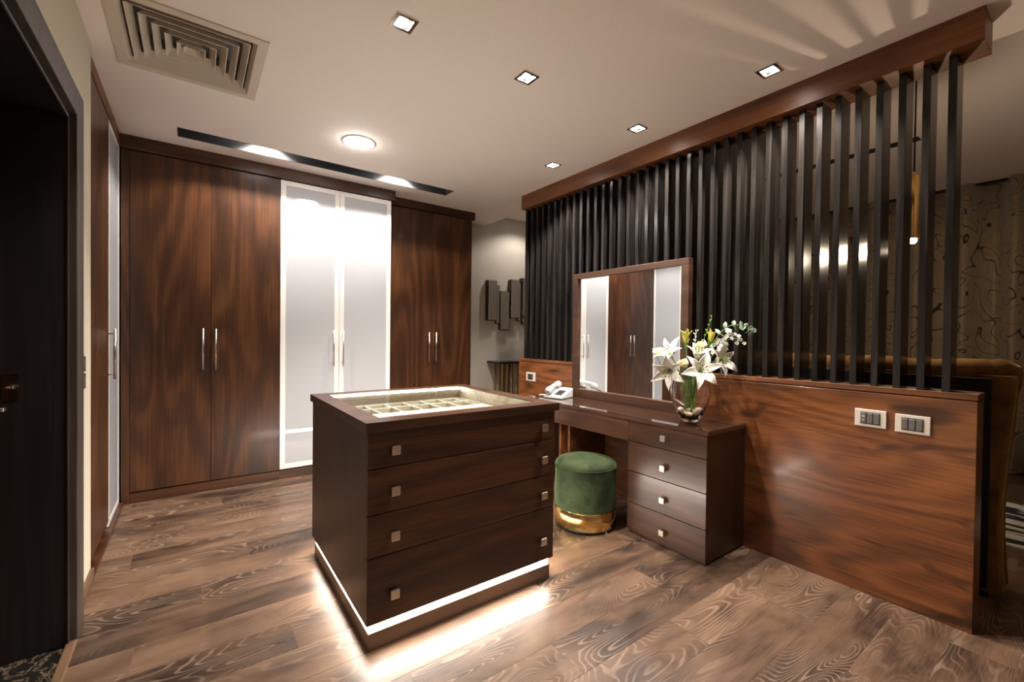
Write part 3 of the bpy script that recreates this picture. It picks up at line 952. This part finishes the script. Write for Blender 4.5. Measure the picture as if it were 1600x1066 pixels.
def bud(label, p0, p1, seed, m='yellow_petal'):
    t = thing('lily_bud', label, 'flower bud', VC, 'lily buds in the vase')
    p0, p1 = Vector(p0), Vector(p1)
    n = (p1 - p0).normalized(); L = (p1 - p0).length
    F = frame(p0, n)
    rnd = random.Random(seed)
    for k in range(6):
        bm = nb()
        petal(bm, L * rnd.uniform(.95, 1.08), L * .20, .22, .42 if k % 2 else .75, k * PI / 3, F, crease=.5)
        thicken(obj('petal', bm, m, t))
    bm = nb(); tube(bm, stem_pts(p0, n, seed + 20), .0030, 6); obj('stem', bm, 'stem', t)
    for s_ in (1, -1):
        bm = nb(); petal(bm, L * .8, L * .10, .25, .5, s_ * 1.3, frame(p0 - n * L * .45, n), crease=.4); thicken(obj('leaf', bm, 'leaf', t))
bud('yellow lily bud standing upright in front of the mirror frame', (2.534, 1.592, 1.255), (2.528, 1.596, 1.352), 31)
bud('yellow-green lily bud standing upright in front of the dark slats', (2.668, 1.508, 1.262), (2.682, 1.500, 1.350), 32)

def rose(label, p, r, seed):
    t = thing('rosebud', label, 'flower', VC, 'cream rosebuds in the vase')
    rnd = random.Random(seed)
    F = frame(p, (-.4, -.3, .8))
    for k in range(9):
        bm = nb()
        q = k / 9
        petal(bm, r * (1.0 + .5 * q), r * (.50 + .25 * q), .15 + .55 * q, .05 + 1.0 * q, k * 2.4, F, crease=.35, nu=6, nv=3)
        thicken(obj('petal', bm, 'cream', t))
    bm = nb(); tube(bm, stem_pts(p, (-.2, -.2, .9), seed), .0026, 6); obj('stem', bm, 'stem', t)
rose('cream rosebud low between the open lilies', (2.455, 1.560, 1.110), .042, 41)
rose('cream rosebud high behind the half open lily', (2.625, 1.540, 1.220), .045, 42)
rose('small cream rosebud at the mirror-side edge of the bouquet', (2.375, 1.690, 1.178), .034, 43)
rose('cream rosebud nestled above the vase rim', (2.500, 1.520, 1.060), .036, 44)

def bez(a, b_, c_, n):
    a, b_, c_ = Vector(a), Vector(b_), Vector(c_)
    return [a * (1 - u) ** 2 + b_ * 2 * u * (1 - u) + c_ * u * u for u in [k / n for k in range(n + 1)]]

# eucalyptus sprig arching out over the cap
t = thing('eucalyptus_sprig', 'pale green eucalyptus sprig arching out in front of the slats', 'foliage', VC)
pth = bez((2.60, 1.53, 1.02), (2.64, 1.44, 1.50), (2.752, 1.285, 1.330), 16)
bm = nb(); tube(bm, stem_pts((2.60, 1.53, 1.05), (0, 0, 1), 51)[::-1] + pth[1:], .0022, 5); obj('stem', bm, 'stem', t)
rnd = random.Random(5)
for k in (7, 9, 11, 13, 14, 15, 16):
    for s_ in (-1, 1):
        p = pth[k]
        d = (pth[min(k + 1, 16)] - pth[k - 1]).normalized()
        side = d.cross(Vector((-.6, -.75, .1))).normalized() * s_
        n_ = Vector((-.55, -.70, rnd.uniform(-.2, .5)))
        bm = nb()
        L_ = rnd.uniform(.034, .046)
        ax = (side * 1.0 + d * rnd.uniform(.1, .7) + Vector((rnd.uniform(-.5, .1), rnd.uniform(-.5, .1), rnd.uniform(-.3, .5)))).normalized()
        petal(bm, L_, L_ * .34, .2, .9, rnd.uniform(0, 6.28), frame(p, ax), crease=.25, nu=7, nv=3)
        thicken(obj('leaf', bm, 'euca', t), .0010)

# spray of tiny white blossoms
t = thing('blossom_spray', 'spray of tiny white blossoms under the eucalyptus sprig', 'flower', VC)
pth = bez((2.60, 1.50, 1.06), (2.66, 1.47, 1.30), (2.735, 1.36, 1.290), 14)
bm = nb(); tube(bm, stem_pts((2.60, 1.50, 1.06), (0, 0, 1), 52)[::-1] + pth[1:], .0018, 5); obj('stem', bm, 'stem', t)
for k in range(32):
    p = pth[rnd.randint(6, 14)] + Vector((rnd.uniform(-.035, .012), rnd.uniform(-.035, .035), rnd.uniform(-.055, .045)))
    F = frame(p, (rnd.uniform(-.9, -.3), rnd.uniform(-.9, -.2), rnd.uniform(-.2, .6)), rnd.uniform(0, 6))
    bm = nb()
    for q in range(5):
        petal(bm, .017, .0075, .5, 1.3, q * 2 * PI / 5, F, crease=.2, nu=3, nv=1)
    thicken(obj('blossom', bm, 'blossom', t), .0008)

# feathery grass twig
for lab, top, sd in (('feathery green grass head between the two lily buds', (2.615, 1.575, 1.325), 61), ('thin dry twig reaching highest in the bouquet', (2.672, 1.502, 1.418), 62)):
    t = thing('grass_twig', lab, 'foliage', VC)
    base = Vector((2.58, 1.56, 1.08))
    pth = bez(base, base.lerp(Vector(top), .5) + Vector((0, 0, .03)), top, 10)
    bm = nb(); tube(bm, stem_pts(base, (0, 0, 1), sd)[::-1] + pth[1:], .0016, 5); obj('stem', bm, 'stem', t)
    bm = nb()
    for k in range(5, 11):
        for q in range(3):
            a = rnd.uniform(0, 2 * PI)
            w = .016 if sd == 61 else .007
            e = pth[k] + Vector((w * math.cos(a), w * math.sin(a), .020))
            tube(bm, [pth[k], pth[k].lerp(e, .6), e], [.0012, .0030, .0008], 4)
    obj('spikelets', bm, 'blossom' if sd == 61 else 'stem', t)
# long leaves inside the vase belonging to stems
for k, (a, zz, l_) in enumerate(((0.3, .07, .16), (2.0, .06, .19), (3.6, .08, .17), (4.6, .05, .20))):
    t = thing('leaf_stalk', 'green leaf stalk standing inside the glass vase', 'foliage', VC, 'leaf stalks in the vase')
    p = Vector((VC[0] + .012 * math.cos(a), VC[1] + .012 * math.sin(a), VC[2] + zz))
    bm = nb(); tube(bm, [p, p + Vector((.02 * math.cos(a), .02 * math.sin(a), .10))], .0022, 5); obj('stalk', bm, 'stem', t)
    bm = nb(); petal(bm, l_, .020, .12, .38, a, frame(p + Vector((0, 0, .05)), (0, 0, 1)), crease=.3); thicken(obj('leaf', bm, 'leaf', t))

# ------------------------------------------------------------------ ceiling fittings
def downlight(x, y, label, hidden=False):
    t = thing('downlight', label, 'downlight', (x, y, H), 'square chrome downlights')
    bm = plate(nb(), x - .052, x + .052, y - .052, y + .052, H - .006, [(x - .036, x + .036, y - .036, y + .036)], .006)
    obj('trim', bm, 'polished', t)
    bm = nb()   # tapered reflector cup
    a, b_ = .0362, .024
    v0 = [bm.verts.new((x + sx * a, y + sy * a, H - .002)) for sx, sy in ((-1, -1), (1, -1), (1, 1), (-1, 1))]
    v1 = [bm.verts.new((x + sx * b_, y + sy * b_, H + .045)) for sx, sy in ((-1, -1), (1, -1), (1, 1), (-1, 1))]
    for i in range(4):
        bm.faces.new((v0[i], v0[(i + 1) % 4], v1[(i + 1) % 4], v1[i]))
    bm.faces.new(v1)
    obj('reflector', bm, 'polished', t)
    bm = nb(); lathe(bm, [(.004, -.012), (.014, -.008), (.020, 0.0), (.020, .006)], 24, (x, y, H + .008)); obj('bulb', bm, 'spot_disc', t)
    lamp('downlight_beam', 'SPOT', (x, y, H - .010), SPOT_W, WARM, t, spot_size=math.radians(122), spot_blend=0.35, shadow_soft_size=0.03)
downlight(*DL[0], 'square chrome downlight over the display island drawer front')
downlight(*DL[1], 'square chrome downlight over the outer edge of the display island')
downlight(*DL[2], 'square chrome downlight over the stool side of the vanity desk')
downlight(*DL[3], 'square chrome downlight over the telephone end of the vanity desk')
downlight(*DL[4], 'square chrome downlight in front of the partition beam past the vanity pedestal')

t = thing('round_ceiling_lamp', 'round glowing white flush lamp on the ceiling before the frosted doors', 'ceiling lamp', (RL[0], RL[1], H))
obj('rim', lathe(nb(), [(.112, -.006), (.118, -.004), (.118, .0)], 56, (RL[0], RL[1], H)), 'white_frame', t)
obj('diffuser', lathe(nb(), [(.002, -.026), (.05, -.023), (.09, -.015), (.108, -.006)], 56, (RL[0], RL[1], H), False), 'lamp_disc', t)

# linear trough with two spots
t = thing('ceiling_trough_light', 'long black recessed ceiling trough with two bright lamps before the wardrobes', 'ceiling light', (1.0, 4.0, H))
sx0, sx1 = -0.095, 2.11
bm = nb()
e = .001
bx(bm, sx0, sx1, SLY[0], SLY[0] + .003, H - .001, H + .21); bx(bm, sx0, sx1, SLY[1] - .003, SLY[1], H - .001, H + .21)
bx(bm, sx0, sx0 + .003, SLY[0] + .003, SLY[1] - .003, H - .001, H + .21); bx(bm, sx1 - .003, sx1, SLY[0] + .003, SLY[1] - .003, H - .001, H + .21)
bx(bm, sx0, sx1, SLY[0], SLY[1], H + .21, H + .215)
obj('trough', bm, 'trough', t)
for x in (0.48, 1.58):
    bm = nb(); lathe(bm, [(.058, -.020), (.062, .0), (.040, .05)], 32, (x, 3.985, H + .165)); s_ = obj('lamp_housing', bm, 'black_metal', t)
    bm = nb(); lathe(bm, [(.002, -.024), (.052, -.022), (.054, -.018)], 32, (x, 3.985, H + .165), False); obj('lamp_face', bm, 'spot_disc', s_)
    lamp('trough_beam', 'SPOT', (x, 3.985, H + .135), 60.0, WARM, t, spot_size=math.radians(130), spot_blend=0.3, shadow_soft_size=0.02)

# air diffuser
acx, acy = (AC[0] + AC[1]) / 2, (AC[2] + AC[3]) / 2
t = thing('air_diffuser', 'square beige four-way air conditioning diffuser in the ceiling', 'air vent', (acx, acy, H))
hwx, hwy = (AC[1] - AC[0]) / 2, (AC[3] - AC[2]) / 2
def ring(bm, s0, z0, s1, z1, th=.0025):
    def loop(s, z):
        return [bm.verts.new((acx + sx * hwx * s, acy + sy * hwy * s, z)) for sx, sy in ((-1, -1), (1, -1), (1, 1), (-1, 1))]
    a, b_, c_, d = loop(s0, z0), loop(s1, z1), loop(s1 - .012, z1), loop(s0 - .012, z0)
    for p, q in ((a, b_), (b_, c_), (c_, d), (d, a)):
        for i in range(4):
            bm.faces.new((p[i], p[(i + 1) % 4], q[(i + 1) % 4], q[i]))
    return bm
bm = nb()
plate(bm, AC[0], AC[1], AC[2], AC[3], H - .007, [(acx - hwx * .86, acx + hwx * .86, acy - hwy * .86, acy + hwy * .86)], .007)
fr_ = obj('frame', bm, 'ac_paint', t)
ring_b = nb(); ring(ring_b, .866, H - .005, .815, H + .020); obj('collar', ring_b, 'ac_paint', t)
for k, s in enumerate((.77, .625, .48, .335, .19)):
    obj('louvre', ring(nb(), s, H - .004, s - .078, H + .036), 'ac_paint', t)
bm = nb()
v0 = [bm.verts.new((acx + sx * hwx * .10, acy + sy * hwy * .10, H + .002)) for sx, sy in ((-1, -1), (1, -1), (1, 1), (-1, 1))]
v1 = bm.verts.new((acx, acy, H + .035))
for i in range(4):
    bm.faces.new((v0[i], v0[(i + 1) % 4], v1))
obj('centre_cone', bm, 'ac_paint', t)
dx, dy = hwx * .868, hwy * .868
bm = nb(); bx(bm, acx - dx, acx + dx, acy - dy, acy + dy, H + .165, H + .175)
bx(bm, acx - dx, acx - dx + .004, acy - dy, acy + dy, H + .012, H + .165); bx(bm, acx + dx - .004, acx + dx, acy - dy, acy + dy, H + .012, H + .165)
bx(bm, acx - dx + .004, acx + dx - .004, acy - dy, acy - dy + .004, H + .012, H + .165); bx(bm, acx - dx + .004, acx + dx - .004, acy + dy - .004, acy + dy, H + .012, H + .165)
obj('duct', bm, 'duct', t)

# ------------------------------------------------------------------ back wall: mirror sculpture and console
t = thing('mirror_sculpture', 'wall sculpture of staggered bronze mirror strips on the grey wall', 'wall decor', (3.6, YB, 1.7))
PN = [(3.130, 3.280, 1.490, 2.022, .060, .10), (3.285, 3.345, 1.450, 1.965, .030, 0), (3.340, 3.492, 1.368, 1.892, .050, 0), (3.498, 3.648, 1.533, 2.058, .070, 0),
      (3.640, 3.690, 1.50, 2.03, .035, -.15), (3.688, 3.752, 1.56, 2.093, .075, .10), (3.725, 3.792, 1.452, 1.980, .040, 0), (3.80, 3.95, 1.40, 1.93, .060, 0),
      (3.955, 4.02, 1.48, 2.0, .030, 0), (4.02, 4.17, 1.52, 2.05, .060, 0)]
for x0, x1, z0, z1, d, tilt in PN:
    bm = nb(); bx(bm, x0, x1, YB - d, YB + .0005, z0, z1, .002); s_ = obj('strip_box', bm, 'bronze_edge', t)
    bm = nb(); bx(bm, x0 + .006, x1 - .006, YB - d - .004, YB - d + .001, z0 + .006, z1 - .006, .0015)
    if tilt:
        cx_ = (x0 + x1) / 2
        bmesh.ops.rotate(bm, cent=(cx_, YB - d, 0), matrix=Matrix.Rotation(tilt, 3, 'Z'), verts=bm.verts)
        bmesh.ops.translate(bm, verts=bm.verts, vec=(0, -.006, 0))
    obj('mirror_strip', bm, 'bronze_mirror', s_)
t = thing('console_table', 'slim console table with black top and brass bar legs', 'console table', (3.75, 4.75, 0))
obj('table_top', bx(nb(), 3.165, 4.35, 4.60, YB - .003, .925, .955, .003), 'console_black', t)
for base_x in (3.27, 4.05):
    for k in range(4):
        x = base_x + k * .075
        obj('leg', bx(nb(), x - .009, x + .009, 4.66, 4.678, .012, .9255, .001), 'brass', t)
        obj('leg', bx(nb(), x - .009, x + .009, 4.84, 4.858, .012, .9255, .001), 'brass', t)
    bm = nb(); tube(bm, [(base_x + .075 * 1.5, 4.669, .9), (base_x + .075 * 3, 4.669, .05)], .007, 6); obj('brace', bm, 'brass', t)
    obj('foot_bar', bx(nb(), base_x - .03, base_x + .255, 4.65, 4.87, 0.0, .0125, .001), 'brass', t)

t = thing('downlight', 'square downlight close to the grey wall above the mirror sculpture', 'downlight', (3.62, 4.45, HB))
obj('trim', plate(nb(), 3.568, 3.672, 4.398, 4.502, HB - .006, [(3.59, 3.65, 4.42, 4.48)], .0065), 'polished', t)
obj('bulb', lathe(nb(), [(.004, -.004), (.024, 0.0), (.024, .004)], 24, (3.62, 4.45, HB - .005)), 'spot_disc', t)
lamp('downlight_beam', 'SPOT', (3.62, 4.45, HB - .012), 24.0, WARM, t, spot_size=math.radians(140), spot_blend=0.5, shadow_soft_size=0.02)

# ------------------------------------------------------------------ bedroom beyond the slats
PX, PY, PZ = 3.42, 0.697, 1.885
t = thing('pendant_lamp', 'slim brass tube pendant lamp on a black cord beyond the slats', 'pendant lamp', (PX, PY, HB))
obj('canopy', lathe(nb(), [(.002, -.03), (.045, -.028), (.05, -.002), (.05, .0)], 32, (PX, PY, HB)), 'brass', t)
bm = nb(); tube(bm, [(PX, PY, PZ + .385), (PX, PY, HB - .02)], .0045, 6); obj('cord', bm, 'black_metal', t)
bm = nb(); lathe(bm, [(.026, 0), (.026, .362), (.010, .376), (.005, .390)], 24, (PX, PY, PZ + .005), False); obj('tube', bm, 'gold', t)
bm = nb(); ball(bm, (PX, PY, PZ - .006), .020, 2); obj('bulb', bm, 'pend_disc', t)
lamp('pendant_glow', 'POINT', (PX, PY, PZ - .05), PENDANT_W, (1.0, 0.80, 0.58), t, shadow_soft_size=0.02)

tag(obj('linear_air_slot', bx(nb(), 4.61, 4.71, 0.92, 4.2, HB - .004, HB + .001, .0005), 'black_metal'),
    'long black linear air slot in the higher ceiling', 'air vent')

t = thing('curtain', 'full-width beige silk curtain with dark scroll embroidery', 'curtain', (6.5, 1.5, 0))
bm = nb()
prev = None
NY = 620
for i in range(NY + 1):
    y = -1.85 + 6.7 * i / NY
    ph = y * 2 * PI / .34 + .8 * math.sin(y * 2.3)
    x = 6.48 + .10 * math.sin(ph) + .018 * math.sin(2 * ph + 1)
    cur = [bm.verts.new((x + .012 * math.sin(z * 1.7 + y * 3), y, z)) for z in (0.012, .7, 1.4, 2.1, HB - .0015)]
    if prev:
        for a in range(4):
            f = bm.faces.new((prev[a], cur[a], cur[a + 1], prev[a + 1])); f.smooth = True
    prev = cur
thicken(obj('drape', bm, 'curtain', t), .003)
obj('curtain_track', bx(nb(), 6.45, 6.51, -1.85, 4.85, HB - .02, HB - .0005), 'black_metal', t)

# sofa with its back to the partition
SX0, SX1 = 3.20, 4.10
SY0, SY1 = 0.300, 2.05
t = thing('velvet_sofa', 'mustard velvet sofa with black cloth back standing behind the partition', 'sofa', (3.6, 1.1, 0))
obj('back_cloth', bx(nb(), 3.205, 3.225, 0.345, SY1 - .03, .05, 1.105, .004), 'black_cloth', t)
def side_profile(z):      # velvet depth of the back, bulging like the photo
    return .150 + .020 * math.sin((z - .1) * 3.0) - .035 * max(0, .35 - z) * 2
bm = nb()
zs = [.035, .08, .2, .35, .5, .65, .8, .95, 1.05, 1.12]
rings = []
for z in zs:
    d = side_profile(z)
    y0 = SY0 + .02 * math.sin(z * 4)
    rings.append([bm.verts.new(p) for p in ((3.2255, y0, z), (3.2255 + d * .8, y0 - .012, z), (3.2255 + d + .03, y0 + .03, z), (3.2255 + d + .03, SY1, z), (3.2255, SY1, z))])
for a, b_ in zip(rings, rings[1:]):
    for i in range(5):
        f = bm.faces.new((a[i], a[(i + 1) % 5], b_[(i + 1) % 5], b_[i])); f.smooth = i < 3
bm.faces.new(rings[-1]); bm.faces.new(list(reversed(rings[0])))
obj('back', bm, 'gold_velvet', t)
bm = nb()
tube(bm, [(3.30 + .02 * math.cos(k), SY0 + .012 + (SY1 - SY0 - .02) * k / 24, 1.125 + .006 * math.sin(k * 1.1)) for k in range(25)], [.040] + [.058] * 23 + [.045], 16)
bmesh.ops.translate(bm, verts=bm.verts, vec=(0, 0, .012))
tube(bm, [(3.300, SY0 + .075, 1.140), (3.335, SY0 + .038, 1.142), (3.385, SY0 + .018, 1.128), (3.425, SY0 + .015, 1.080), (3.445, SY0 + .018, .990), (3.450, SY0 + .022, .880)], [.050, .062, .064, .056, .042, .026], 16)
obj('top_roll', bm, 'gold_velvet', t)
bm = nb(); tube(bm, [(3.395 + .012 * math.sin(z * 3), SY0 - .004 + .02 * math.sin(z * 4), z) for z in [.04 + k * .12 for k in range(9)]] + [(3.37, SY0 + .012, 1.12)], .010, 8); obj('piping', bm, 'gold_velvet', t)
obj('seat', bx(nb(), 3.40, SX1, SY0 + .42, SY1, .16, .44, .05, 3), 'gold_velvet', t)
obj('arm', bx(nb(), 3.40, SX1 - .02, SY1 - .01, SY1 + .14, .10, .66, .05, 3), 'gold_velvet', t)
for y in (SY0 + .06, SY1 - .08):
    for x in (3.25, 4.02):
        yy = y if x < 3.5 else max(y, SY0 + .50)
        obj('leg', lathe(nb(), [(.016, 0), (.024, .165)] if x > 3.5 else [(.016, 0), (.024, .045)], 12, (x, yy, 0.0)), 'black_metal', t)

tag(obj('rug', bx(nb(), 4.16, 5.25, -1.0, 2.9, 0.0, 0.012, .003), 'rug'), 'black and white patterned rug beyond the sofa', 'rug')
